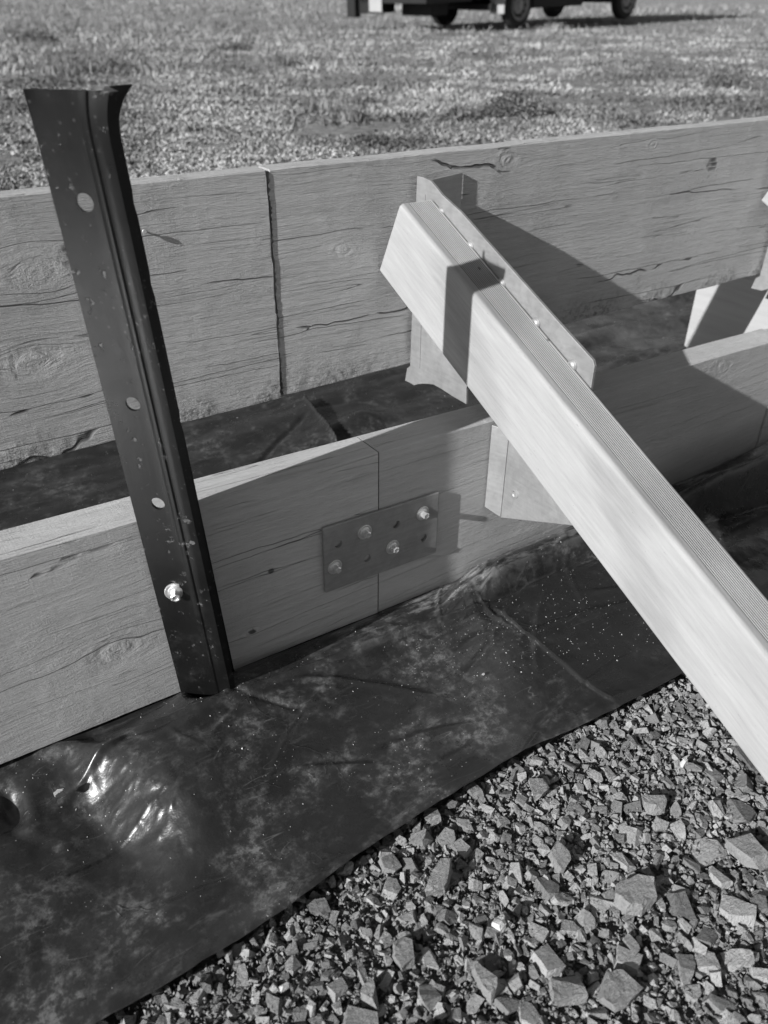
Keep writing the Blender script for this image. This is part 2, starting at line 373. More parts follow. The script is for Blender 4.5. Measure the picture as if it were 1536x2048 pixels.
def mat_plastic():
    k = M('black_building_polythene', .3, .5)
    w1 = k.noise(2.6, 3, v=None, out=1)
    wv = k.n('ShaderNodeVectorMath', {0: k.tc, 1: k.n('ShaderNodeVectorMath', {0: w1, 1: (.045, .045, .045)}, operation='MULTIPLY')}, operation='ADD')
    d1 = k.noise(13, 8, .72, wv); d2 = k.noise(75, 6, .8, wv, dist=.2); sm = k.noise(1, 5, .7, k.map((30, 90, 30), rot=(0, 0, .5), v=wv))
    dust = k.math('ADD', k.math('MULTIPLY', k.rng(d1, .46, .66), k.rng(d2, .44, .64)), k.math('MULTIPLY', k.rng(d1, .40, .66), .10))
    foot = k.math('MULTIPLY', k.math('MULTIPLY', k.rng(k.n('ShaderNodeSeparateXYZ', {0: k.tc}, 0), .45 * S, .7 * S, 0, 1), k.math('MULTIPLY', k.rng(k.n('ShaderNodeSeparateXYZ', {0: k.tc}, 1), .90 * S, .965 * S, 0, 1), k.rng(k.n('ShaderNodeSeparateXYZ', {0: k.tc}, 1), .99 * S, 1.05 * S, 1, 0))), k.rng(k.noise(1, 6, .75, k.map((14, 60, 14), rot=(0, 0, .12), v=wv)), .46, .60))
    dust = k.math('ADD', dust, k.math('MULTIPLY', k.rng(sm, .58, .78), .35), clamp=True); dust = k.math('ADD', dust, k.math('MULTIPLY', foot, 1.3))
    speck = k.rng(k.voro(330), .10, .17, 1, 0); spm = k.rng(k.noise(11, 3), .52, .66)
    spc = k.math('GREATER_THAN', k.n('ShaderNodeSeparateColor', {0: k.voro(330, out=1)}), .83)
    sp = k.math('MULTIPLY', k.math('MULTIPLY', speck, spc), spm)
    # scuffs: thin curved scratches
    scr = k.noise(1, 1, .5, k.map((9, 60, 9), rot=(0, 0, -.6), v=wv)); ln = k.rng(k.math('ABSOLUTE', k.math('SUBTRACT', scr, .5)), 0, .006, 1, 0)
    ln = k.math('MULTIPLY', ln, k.rng(k.noise(16, 2), .56, .64))
    # the overlaying right-hand sheet is cleaner
    X = k.n('ShaderNodeSeparateXYZ', {0: k.tc}, 0); Y = k.n('ShaderNodeSeparateXYZ', {0: k.tc}, 1)
    a, b = SEAM2[0] * S, SEAM2[-1] * S; dx, dy = b - a
    side = k.math('SUBTRACT', k.math('MULTIPLY', k.math('SUBTRACT', Y, float(a[1])), float(dx)), k.math('MULTIPLY', k.math('SUBTRACT', X, float(a[0])), float(dy)))
    clean = k.math('MULTIPLY', k.math('MULTIPLY', k.math('GREATER_THAN', side, 0), k.math('GREATER_THAN', X, float(min(a[0], b[0])) - .03)), k.math('LESS_THAN', Y, float(max(a[1], b[1]))))
    dust = k.math('MULTIPLY', dust, k.math('SUBTRACT', 1, k.math('MULTIPLY', clean, .8)))
    c0 = at(300, 1620, 2, .01) * S; dd = k.n('ShaderNodeVectorMath', {0: k.tc, 1: (float(c0[0]), float(c0[1]), 0.)}, out=1, operation='DISTANCE'); dust = k.math('MULTIPLY', dust, k.rng(dd, .03, .10, .3, 1))
    Xh = k.n('ShaderNodeSeparateXYZ', {0: k.tc}, 0); Yh = k.n('ShaderNodeSeparateXYZ', {0: k.tc}, 1); gap_ = k.rng(Yh, 1.08 * S, 1.12 * S)
    dust = k.math('MULTIPLY', dust, k.math('SUBTRACT', 1, k.math('MULTIPLY', gap_, .45)))
    gap_sheen = k.math('MULTIPLY', k.math('MULTIPLY', gap_, k.rng(Xh, 1.3 * S, 2.1 * S)), k.math('MULTIPLY', k.rng(k.noise(7, 6, .7), .35, .7), .08))  # pale sheen towards the right of the gap, painted into the base colour
    c = k.math('ADD', k.math('ADD', .021, gap_sheen), k.math('MULTIPLY', dust, .135)); c = k.math('ADD', c, k.math('MULTIPLY', ln, .07)); c = k.mix(sp, c, .75)
    r = k.math('ADD', .28, k.math('MULTIPLY', dust, .22)); r = k.math('ADD', r, k.math('MULTIPLY', k.math('SUBTRACT', k.noise(50, 4), .5), .14))
    crz = k.math('ABSOLUTE', k.math('SUBTRACT', k.noise(17, 3, .5, wv, dist=.8), .5)); h = k.math('ADD', k.math('ADD', k.noise(60, 4, .6), k.math('MULTIPLY', k.noise(500, 2), .12)), k.math('MULTIPLY', k.rng(crz, 0, .02, 1, 0), k.math('MULTIPLY', k.rng(k.noise(7, 2), .52, .66), .45)))
    nb = k.bump(h, .0010, .7)
    nb = k.bump(k.rng(k.voro(26, feature='SMOOTH_F1'), 0, .5, 1, 0), .0012, .5, nb)
    return k.done(c, r, nb)

def build_sheet():
    xs = np.unique(np.concatenate([np.linspace(-2.2, -.3, 90), np.linspace(-.3, 1.45, 620), np.linspace(1.45, 2.6, 230), np.linspace(2.6, 4.2, 100)]))
    T = np.unique(np.concatenate([np.linspace(0, 1, 230), np.linspace(0, .03, 8)])); ty = np.concatenate([T, 1 + np.linspace(.012, 1, 190)])
    E = edge_y(xs); X = np.repeat(xs[None], len(ty), 0)
    Y = np.where(ty[:, None] <= 1, E[None] + (1.1 - E[None]) * ty[:, None], 1.1 + (2.12 - 1.1) * (ty[:, None] - 1))
    Z = sheet_z(X, Y); tt = ty[:, None]
    Z = Z + .006 * np.exp(-((Y - E[None]) / .05) ** 2) * (1 + .8 * gn(X * 5, X * 0)) + .007 * np.exp(-((Y - E[None]) / .03) ** 2)
    nx, ny = len(xs), len(ty); V = np.stack([X, Y, Z], -1).reshape(-1, 3)
    # thickness lip turned under the free edge
    lip = np.stack([xs, E + .002, Z[0] - .004], -1); V = np.vstack([V, lip])
    i = np.arange(ny - 1)[:, None] * nx + np.arange(nx - 1)[None]; q = np.stack([i, i + 1, i + nx + 1, i + nx], -1).reshape(-1, 4)
    b = nx * ny + np.arange(nx - 1); a = np.arange(nx - 1); q = np.vstack([q, np.stack([b, b + 1, a + 1, a], -1)])
    o = fast('plastic_sheet', V, q, mat_plastic(), smooth=True, k=4)
    tag(o, 'black polythene sheet spread under both formwork boards, creased and dusty', 'plastic sheet'); return o
build_sheet()

# ------------------------------------------------------------------ gravel
def stone_proto(n, flat, seed, cuts=1):
    """angular broken rock: a box knocked down by random cleavage planes, then roughened"""
    r = random.Random(seed); bm = bmesh.new(); bmesh.ops.create_cube(bm, size=2)
    ay = r.uniform(.42, .88)
    for v in bm.verts: v.co = Vector((v.co.x + r.uniform(-.15, .15), v.co.y * ay + r.uniform(-.12, .12), v.co.z * flat + r.uniform(-.08, .08)))
    for k in range(n):
        d = Vector((r.gauss(0, 1), r.gauss(0, 1), r.gauss(0, .45))).normalized(); ext = abs(d.x) + abs(d.y) * ay + abs(d.z) * flat
        g = bm.verts[:] + bm.edges[:] + bm.faces[:]
        bmesh.ops.bisect_plane(bm, geom=g, plane_co=d * ext * r.uniform(.40, .75), plane_no=d, clear_outer=True)
        bmesh.ops.holes_fill(bm, edges=[e for e in bm.edges if e.is_boundary])
    bmesh.ops.triangulate(bm, faces=bm.faces[:])
    if cuts:
        bmesh.ops.subdivide_edges(bm, edges=[e for e in bm.edges if e.calc_length() > .45], cuts=cuts, use_grid_fill=False); bmesh.ops.triangulate(bm, faces=bm.faces[:])
        for v in bm.verts: v.co += Vector((r.uniform(-1, 1), r.uniform(-1, 1), r.uniform(-1, 1))) * .035
    bmesh.ops.recalc_face_normals(bm, faces=bm.faces[:]); V, Fc = from_bm(bm); V = np.array(V); V -= V.mean(0); V /= np.abs(V[:, 0]).max(); return V, np.array(Fc)
PROTO = [stone_proto(random.choice((3, 4, 5, 6)), random.choice((.25, .35, .45, .6)), s) for s in range(40)]
SMALL = []
for s in range(14):
    r = random.Random(900 + s); bm = bmesh.new()
    for _ in range(7): bm.verts.new(Vector((r.uniform(-1, 1), r.uniform(-1, 1) * .8, r.uniform(-1, 1) * .55)) * r.uniform(.8, 1.2))
    res = bmesh.ops.convex_hull(bm, input=bm.verts[:]); bmesh.ops.triangulate(bm, faces=bm.faces[:]); V, Fc = from_bm(bm); SMALL.append((np.array(V), np.array(Fc)))
def mat_stone(name, lo, hi, island=True):
    k = M(name, .82, .28)
    r = k.n('ShaderNodeNewGeometry', {}, out='Random Per Island') if island else .5
    a = k.noise(300, 5, .7); b = k.noise(1, 4, .6, k.map((120, 500, 260), rot=(.4, .2, .7)))
    c = k.math('ADD', lo, k.math('MULTIPLY', r, hi - lo)) if island else (lo + hi) / 2
    c = k.math('MULTIPLY', c, k.math('ADD', .62, k.math('MULTIPLY', a, .5)))
    c = k.math('MULTIPLY', c, k.math('ADD', .75, k.math('MULTIPLY', b, .5)))
    h = k.math('ADD', a, k.math('MULTIPLY', b, 1.2)); return k.done(c, None, k.bump(h, .0020))
def rot_batch(n, tilt):
    yaw = rng.uniform(0, 2 * math.pi, n); tx = rng.normal(0, tilt, n); ty = rng.normal(0, tilt, n)
    cz, sz, cx, sx, cy, sy = np.cos(yaw), np.sin(yaw), np.cos(tx), np.sin(tx), np.cos(ty), np.sin(ty); o = np.zeros(n); i = np.ones(n)
    Rz = np.array([[cz, -sz, o], [sz, cz, o], [o, o, i]]).transpose(2, 0, 1); Rx = np.array([[i, o, o], [o, cx, -sx], [o, sx, cx]]).transpose(2, 0, 1); Ry = np.array([[cy, o, sy], [o, i, o], [-sy, o, cy]]).transpose(2, 0, 1)
    return Rx @ Ry @ Rz
def scatter(pts, size, z, tilt, protos):
    n = len(pts); Rm = rot_batch(n, tilt); which = rng.integers(0, len(protos), n); Vs = []; Fs = []; off = 0
    for k, (V, Fc) in enumerate(protos):
        s = np.where(which == k)[0]
        if not len(s): continue
        W = np.einsum('nij,vj->nvi', Rm[s], V) * size[s, None, None] + np.column_stack([pts[s], z[s]])[:, None]
        Fa = Fc[None] + (np.arange(len(s)) * len(V))[:, None, None] + off; Vs.append(W.reshape(-1, 3)); Fs.append(Fa.reshape(-1, 3)); off += len(s) * len(V)
    return np.vstack(Vs), np.vstack(Fs)
def dart(n, rad, x0, x1, y0, y1, occ, keep=None):
    out = []; cell = .03
    grid = occ
    tries = 0
    X = rng.uniform(x0, x1, n * 6); Y = rng.uniform(y0, y1, n * 6)
    ok0 = Y < edge_y(X) + .02
    for x, y in zip(X[ok0], Y[ok0]):
        if len(out) >= n: break
        r = rad(); cx, cy = int(x // cell), int(y // cell); ok = True
        for a in range(-2, 3):
            for b in range(-2, 3):
                for (px, py, pr) in grid.get((cx + a, cy + b), ()):
                    if (px - x) ** 2 + (py - y) ** 2 < ((pr + r) * .68) ** 2: ok = False; break
                if not ok: break
            if not ok: break
        if ok: out.append((x, y, r)); grid.setdefault((cx, cy), []).append((x, y, r))
    return np.array(out)
occ = {}
# the stones that can be told apart: (px, py, size, flatness index)
BIG = [(1270, 1795, .037, 'wide flat grey stone lying face up in the middle of the gravel'),
       (1232, 1990, .034, 'large pointed grey stone at the bottom right, broad face up'),
       (875, 1765, .032, 'smooth-faced dark stone lying close to the sheet edge, left of the middle gravel'),
       (1498, 1715, .034, 'rounded grey boulder-like stone at the right edge below the timber strut'),
       (806, 1905, .024, 'block-shaped pale grey stone left of the white pebble'),
       (1310, 1612, .023, 'upright square-cut stone standing beside a deep dark gap below the strut'),
       (1082, 1578, .022, 'pale stone propped on the gravel near the sheet edge'),
       (970, 1965, .027, 'angular grey stone at the bottom, below the white pebble'),
       (1128, 1985, .031, 'kite-shaped grey stone at the bottom centre of the gravel'),
       (1120, 1715, .029, 'broad mid-grey stone lying half buried, level with the large flat one'),
       (740, 1990, .022, 'flat-sided stone at the bottom left end of the gravel')]
m_big = mat_stone('large_stone_rock', .29, .29, False)
for i, (px, py, r, lab) in enumerate(BIG):
    p = at(px, py, 2, -.015); V, Fc = stone_proto(6 + i % 3, .34 + .07 * (i % 3), 3000 + i * 7, 2)
    a = random.uniform(0, 6.28); c, s_ = math.cos(a), math.sin(a)
    Rz = np.array([[c, -s_, 0], [s_, c, 0], [0, 0, 1]]); tx = random.uniform(-.22, .22); Rx = np.array([[1, 0, 0], [0, math.cos(tx), -math.sin(tx)], [0, math.sin(tx), math.cos(tx)]])
    r *= .86; W = (V @ Rz.T @ Rx.T) * r + np.array([p[0], p[1], -.016 + r * .24])
    o = obj('stone', W, Fc, m_big, origin=(p[0], p[1], W[:, 2].min())); tag(o, lab, 'stone', 'larger stones lying in the gravel')
    occ.setdefault((int(p[0] // .03), int(p[1] // .03)), []).append((p[0], p[1], r * .9))
def build_gravel():
    parts = []
    A = dart(640, lambda: random.uniform(.0105, .0105 + .0165 * random.random()), -.25, 1.75, -.25, .75, occ)
    A[:, 2] *= np.where(A[:, 1] > .42, .72, 1.0)
    B = dart(5200, lambda: random.uniform(.0055, .0055 + .007 * random.random()), -.25, 1.75, -.25, .75, occ)
    
    Cx = rng.uniform(-.2, 1.7, 26000); Cy = rng.uniform(-.2, .75, 26000); kk = Cy < edge_y(Cx) + .015; C_ = np.column_stack([Cx, Cy, rng.uniform(.0025, .0066, 26000)])[kk]
    for P, tilt, dz, pr, lift in ((A, .24, .22, PROTO, .005), (B, .45, .30, PROTO, .006), (C_, .8, .3, SMALL, .005)):
        parts.append(scatter(P[:, :2], P[:, 2] * 1.22, -.034 + P[:, 2] * dz + rng.uniform(0, .007, len(P)) + lift, tilt, pr))
    n = 70000; x = rng.uniform(-.2, 1.7, n); y = rng.uniform(-.2, .75, n); k_ = y < edge_y(x) + .015; P = np.column_stack([x, y])[k_]; sz = rng.uniform(.0015, .0040, len(P))
    parts.append(scatter(P, sz, -.031 + rng.uniform(0, .013, len(P)), 1., SMALL))
    n = 9000; x = rng.uniform(-3, 5, n); y = rng.uniform(-3, .7, n); k_ = (y < edge_y(x) + .02) & ~((x > -.2) & (x < 1.7) & (y > -.2)); P = np.column_stack([x, y])[k_]; sz = rng.uniform(.008, .028, len(P))
    parts.append(scatter(P, sz, -.032 + sz * .2, .4, PROTO))
    Vs = []; Fs = []; off = 0
    for V, Fc in parts: Vs.append(V); Fs.append(Fc + off); off += len(V)
    o = fast('gravel', np.vstack(Vs), np.vstack(Fs), mat_stone('crushed_rock', .16, .44)); tag(o, 'grey crushed rock gravel in front of the black sheet', 'gravel', kind='stuff')
build_gravel()
def pebble(px, py, r, z, lab, alb, seed):
    V, Fc = stone_proto(12, .8, seed); p = at(px, py, 2, z); W = V * r + np.array([p[0], p[1], z + r * .5])
    o = obj('pebble', W, Fc, mat_stone('pebble_rock_%d' % seed, alb, alb, False), smooth=False); tag(o, lab, 'pebble')
pebble(998, 1852, .0100, -.004, 'small white pebble standing out among the dark gravel', .85, 71)
pebble(570, 1975, .0070, -.012, 'pale pebble in the gravel at the bottom beside the sheet edge', .6, 72)
pebble(1366, 1528, .0085, -.018, 'pale little pebble in the gravel beside the timber strut', .6, 73)
pebble(967, 1350, .0038, .006, 'tiny round pebble lying on the dark plastic sheet', .5, 74)
pebble(120, 1590, .0075, .012, 'small pale stone lying on the sheet at the end of the crease', .5, 75)

def crumbs():
    P = []
    for px, py, sx, sy, n in ((1010, 1290, 110, 70, 260), (1120, 1200, 120, 60, 200), (880, 1200, 130, 50, 160), (1240, 1290, 70, 70, 60), (440, 1390, 60, 25, 70), (500, 1640, 260, 170, 110), (150, 1560, 90, 60, 50), (700, 1400, 170, 90, 90)):
        a = rng.normal(px, sx, n); b = rng.normal(py, sy, n); P += [at(x, y, 2, .005)[:2] for x, y in zip(a, b)]
    n = 900; P = np.vstack([np.array(P), np.column_stack([rng.uniform(-1, 3.5, n), rng.uniform(.6, 2.0, n)])])
    P = P[(P[:, 1] > edge_y(P[:, 0]) + .01) & ~((P[:, 1] > YF - .008) & (P[:, 1] < YF + TF + .01))]
    sz = rng.uniform(.0004, .0014, len(P)) * np.where(rng.uniform(0, 1, len(P)) > .93, 1.7, 1); V, Fc = scatter(P, sz, sheet_z(P[:, 0], P[:, 1]) + sz * .3, 1, SMALL)
    o = fast('grit', V, Fc, mat_stone('pale_grit', .35, .8)); tag(o, 'pale crumbs of grit and sawdust scattered on the black sheet', 'grit', kind='stuff')
crumbs()

# =====================================================================================
#                                   FORMWORK BOARDS
# =====================================================================================
def ftop(x): return .3655 - .029 * (x - .2)
def fbot(x): return .0155 - .0265 * x
def board(name, x0, x1, y0, th, top, bot, mat, label, group, jag0=0, jag1=0, wob=.0012, wear=0, nz=26, seedx=0.):
    """long plank with slightly uneven arrises and sawn ends"""
    nx = max(40, int((x1 - x0) / .012)); xs = np.linspace(x0, x1, nx); V = []; Fc = []
    b = .0022
    for i, x in enumerate(xs):
        t_ = top(x) + wob * float(gn(np.array(x * 7 + seedx), np.array(.5))); bt = bot(x) + wob * float(gn(np.array(x * 9 + seedx), np.array(7.5))) + wear * max(0, float(fbm(np.array(x * 8. + seedx), np.array(2.), 4)))
        wy = .0012 * float(gn(np.array(x * 5 + seedx), np.array(3.3)))
        ring = [(y0 + b, bt)] + [(y0, z) for z in np.linspace(bt + b, t_ - b, nz)] + [(y0 + b, t_), (y0 + th - b, t_), (y0 + th, t_ - b), (y0 + th, bt + b), (y0 + th - b, bt)]
        for j, (y, z) in enumerate(ring):
            xx = x
            if i == 0 and jag0: xx += jag0 * float(fbm(np.array(z * 240.), np.array(1.5), 4))
            if i == nx - 1 and jag1 and z < t_ - .003: xx += jag1 * float(fbm(np.array(z * 240.), np.array(4.5), 4))
            V.append((xx, y + wy, z))
        n = len(ring)
    for i in range(nx - 1):
        for j in range(n): Fc.append([i * n + j, (i + 1) * n + j, (i + 1) * n + (j + 1) % n, i * n + (j + 1) % n])
    Fc.append(list(range(n))); Fc.append([(nx - 1) * n + j for j in range(n)][::-1])
    o = obj(name, V, Fc, mat, origin=(x0, y0, 0)); tag(o, label, 'board', group)
    return o
def kn(px, py, yplane, x0, r):       # knot position in the board's own metres
    p = at(px, py, 1, yplane); return ((p[0] - x0) * S, p[2] * S, r)
G1 = 'formwork boards'
XJ = .6675
m = wood('near_board_left_wood', .50, .32, .85, [kn(235, 1300, YF, -.9, .022)], 1.25, dark_knots=[kn(541, 1143, YF, -.9, .0075), kn(505, 1263, YF, -.9, .0085)])
board('formwork_board', -.9, XJ - .0016, YF, TF, ftop, fbot, m, 'near board on the left, steel stake bolted to it, large knot at its lower left', G1, seedx=1)
m = wood('near_board_middle_wood', .46, .26, .25, [kn(1445, 735, YF, XJ, .020), kn(1290, 905, YF, XJ, .016)], 1.1)
board('formwork_board', XJ + .0016, 1.862, YF + .0012, TF, lambda x: ftop(x) - .0012, fbot, m, 'near board in the middle, running from the bolted joint plate under the timber strut', G1, seedx=4)
m = wood('near_board_far_wood', .48, .26, .8, [], 1.1)
board('formwork_board', 1.868, 4.0, YF - .0015, TF, lambda x: ftop(x) - .003, fbot, m, 'near board farthest right, only its end visible at the frame edge', G1, seedx=8)
XK = .6300
rtop = lambda x: .7635 - .0025 * x
m = wood('rear_board_left_wood', .50, .30, 1.0, [kn(75, 545, YR, -.9, .020), kn(65, 720, YR, -.9, .022)], 2.1, crackscale=.9, rotz=.350 * S)
board('formwork_board', -.9, XK, YR - .0023, TR, rtop, lambda x: .3500, m, 'raised rear board on the left, behind the steel stake, two round knots', G1, jag1=.0050, wear=.003, seedx=11, nz=110)
m = wood('rear_board_right_wood', .50, .30, 1.0, [kn(1010, 320, YR, XK, .014), kn(680, 500, YR, XK, .011), kn(1300, 290, YR, XK, .007)], 2.1, crackscale=.9, rotz=.350 * S)
board('formwork_board', XK + .0072, 4.4, YR, TR, rtop, lambda x: .3530, m, 'raised rear board on the right, catching the long shadow of the strut', G1, jag0=.006, wear=.0035, seedx=15, nz=110)

# =====================================================================================
#                                   STEEL PARTS
# =====================================================================================
def mat_galv(name='galvanised_steel', base=.42, metal=.55, rough=.48):
    k = M(name, rough, .5, metal)
    a = k.noise(16, 4, .6); b = k.noise(120, 4, .7); v = k.voro(60, out=1); vs = k.n('ShaderNodeSeparateColor', {0: v})
    st = k.noise(1, 3, .6, k.map((30, 30, 300), rot=(.6, 0, 0)))
    c = k.math('MULTIPLY', base, k.math('ADD', .62, k.math('MULTIPLY', a, .45))); c = k.math('ADD', c, k.math('MULTIPLY', k.math('SUBTRACT', b, .5), .10)); c = k.math('ADD', c, k.math('MULTIPLY', k.math('SUBTRACT', st, .5), .12)); c = k.math('ADD', c, k.math('MULTIPLY', vs, .03))
    r = k.math('ADD', rough - .1, k.math('MULTIPLY', b, .25)); return k.done(c, r, k.bump(b, .0003))
GALV = mat_galv(); ZINC = mat_galv('zinc_plated_screw', .80, .75, .40); GALVD = mat_galv('dull_plate_steel', .34, .35, .5)
def mat_black():
    k = M('black_painted_steel', .34, .30)
    a = k.noise(26, 5, .7); b = k.noise(210, 4, .75); e = k.noise(1, 3, .6, k.map((160, 160, 22)))
    chip = k.math('MULTIPLY', k.rng(k.noise(95, 4, .6), .61, .67), k.rng(a, .42, .62)); scr = k.rng(b, .66, .76)
    dust = k.math('MULTIPLY', k.rng(a, .48, .75), .035)
    Z = k.n('ShaderNodeSeparateXYZ', {0: k.tc}, 2); low = k.rng(Z, .0, .14, 1, .15)
    c = k.math('ADD', .006, k.math('MULTIPLY', dust, low)); c = k.math('ADD', c, k.math('MULTIPLY', k.math('MULTIPLY', scr, k.rng(a, .35, .6)), .16)); c = k.math('ADD', c, k.math('MULTIPLY', chip, .10))
    c = k.math('ADD', c, k.math('MULTIPLY', k.rng(k.voro(150), .10, .2, 1, 0), k.math('MULTIPLY', k.rng(k.noise(9, 2), .5, .62), k.math('MULTIPLY', low, .25))))
    r = k.math('ADD', .20, k.math('MULTIPLY', a, .22)); return k.done(c, r, k.bump(k.math('ADD', k.math('MULTIPLY', e, .25), k.math('MULTIPLY', chip, -1.5)), .0003))
BLACK = mat_black()

def hexbolt(parent, c, ax, r, name='bolt', mat=ZINC):
    """flanged hex head screw with a loose washer; c is on the surface"""
    c = np.array(c, float); a = np.array(ax, float); a /= np.linalg.norm(a)
    head = merge([lathe(c + a * r * .16, a, [(0, r * .88), (r * .10, r * .86), (r * .20, r * .62), (r * .22, .2 * r)], 28),
                  lathe(c + a * r * .34, a, [(0, r * .57), (r * .80, r * .57), (r * .88, r * .48), (r * .885, r * .34), (r * .74, r * .30), (r * .74, .05 * r)], sides=6)])
    b = obj(name, head[0], head[1], mat, parent)
    wv = lathe(c, a, [(0, r * 1.22), (r * .14, r * 1.22), (r * .17, r * 1.15)], 32); obj('washer', wv[0], wv[1], mat, b)
    return b

# --- black steel stake with holes
def stake():
    root = empty('steel_stake', (.30, .965, 0), 'black punched steel stake with hammered flared top, bolted to the near board', 'steel stake')
    def lean(z): return (z - .0) * -.055
    def sec(z):
        L = lean(z); fl = float(np.clip((z - .862) / .057, 0, 1)) ** 2.6
        lx = .2665 - .003 * fl; ly = .992 - .002 * fl
        P = [(lx, ly)]
        def on(t): return np.array([.2665 + (.3345 - .2665) * t, .992 + (.927 - .992) * t])
        nrm_ = np.array([.065, .068]); nrm_ /= np.linalg.norm(nrm_)      # towards the board
        for t, o in ((.12, 0), (.3, 0), (.5, 0), (.62, 0), (.655, -.0004), (.68, -.0012), (.71, -.0012), (.735, .0006), (.76, .0006), (.785, .0), (.86, 0), (.95, .0006), (1.0, .005)):
            q = on(t) + nrm_ * o; q = q + np.array([.012 * max(0, t - .35) * fl * 1.4, -.004 * fl * t]); P.append(tuple(q))
        P = [(x - .0075 * max(0, z) * (x - .2665) / .07, y) for x, y in P]; sh_ = .0075 * max(0, z)
        P += [(.3385 + .012 * fl, .945), (.3400 + .012 * fl, .968), (.3425 + .013 * fl, .980), (.3480 + .018 * fl, .9870), (.3605 + .026 * fl, .9895)]
        P = P[:-5] + [(x - sh_, y) for x, y in P[-5:]]
        return [(x + L, y) for x, y in P]
    zs = np.concatenate([np.linspace(-.09, .86, 60), np.linspace(.87, .919, 14)])
    V, Fc = sweep(sec, zs, .0052); V = np.array(V)
    top = V[:, 2] > .9185; V[top, 2] += .0022 * np.array([float(fbm(np.array(q[0] * 130), np.array(q[1] * 130), 2)) for q in V[top]])
    # nicks knocked out of the outer lip
    for zc in (.79, .70, .50):
        s_ = (np.abs(V[:, 2] - zc) < .009) & (V[:, 1] > .985) & (V[:, 0] - (V[:, 2] * -.055) > .355); V[s_, 0] -= .0014
    sh = obj('shaft', V, Fc, BLACK, root, smooth=False)
    me = sh.data
    # real holes
    holes = [(172, 404, .0104), (267, 806, .0100), (317, 1005, .0100), (352, 1180, .0095)]
    parts = []; cent = []
    for px, py, r in holes:
        p = at(px, py, 1, .9745)
        # slide on to the slanted face
        for _ in range(6):
            z = p[2]; x = p[0] - lean(z); t = (x - .2665) / (.3345 - .2665); yy = .992 + (.927 - .992) * t; p = at(px, py, 1, yy)
        cent.append(p); parts.append(lathe(p - np.array([.56, .83, 0]) * .02, (.56, .83, 0), [(0, r), (.04, r)], 26))
    CV, CFc = merge(parts[:3]); cut = obj('cutter', CV, CFc, BLACK, root)
    md = sh.modifiers.new('b', 'BOOLEAN'); md.operation = 'DIFFERENCE'; md.object = cut; md.solver = 'EXACT'
    dg = bpy.context.evaluated_depsgraph_get(); ev = sh.evaluated_get(dg); nm = bpy.data.meshes.new_from_object(ev)
    sh.modifiers.clear(); sh.data = nm; bpy.data.objects.remove(cut)
    bm = bmesh.new(); bm.from_mesh(nm)
    for e in bm.edges: e.smooth = e.calc_face_angle(0) < .55
    for f in bm.faces: f.smooth = True
    bm.to_mesh(nm); bm.free()
    hexbolt(root, cent[3] - np.array([.45, .89, 0]) * .003, (-.40, -.91, -.08), .0138)
    # shank running back into the board
    sh2 = lathe(cent[3], (.18, .98, 0), [(0, .005), (.05, .005)], 12); obj('bolt_shank', sh2[0], sh2[1], ZINC, root)
    return root
stake()

# --- joint plate
def joint_plate():
    c = [at(645, 1056, 1, .995), at(877, 983, 1, .995), at(871, 1104, 1, .995), at(649, 1185, 1, .995)]
    x0 = (c[0][0] + c[3][0]) / 2; x1 = (c[1][0] + c[2][0]) / 2
    P = [(x0, 0, c[0][2]), (x1, 0, c[1][2]), (x1, 0, c[2][2]), (x0, 0, c[3][2])]
    root = empty('joint_plate', ((x0 + x1) / 2, .995, c[3][2]), 'flat rectangular steel plate bolted across the joint of the near boards', 'metal plate')
    th = .0062
    V, Fc = extrude_poly([(p[0], YF - .0008, p[2]) for p in P], (0, -th, 0), .0022)
    o = obj('plate', V, Fc, GALVD, root); yf = YF - .0008 - th
    parts = []
    for px, py in ((677, 1088), (793, 1049), (848, 1076), (735, 1117)):
        p = at(px, py, 1, yf); parts.append(lathe(p + np.array([0, -.004, 0]), (0, 1, 0), [(0, .0080), (.012, .0080)], 24))
    cut = obj('cutter', *merge(parts), GALVD, root); md = o.modifiers.new('b', 'BOOLEAN'); md.operation = 'DIFFERENCE'; md.object = cut; md.solver = 'EXACT'
    dg = bpy.context.evaluated_depsgraph_get(); nm = bpy.data.meshes.new_from_object(o.evaluated_get(dg)); o.modifiers.clear(); o.data = nm; bpy.data.objects.remove(cut)
    for px, py in ((735, 1069), (851, 1031), (791, 1099), (675, 1139)):
        p = at(px, py, 1, yf - .010); hexbolt(root, (p[0], yf, p[2]), (0, -1, 0), .0118)
joint_plate()

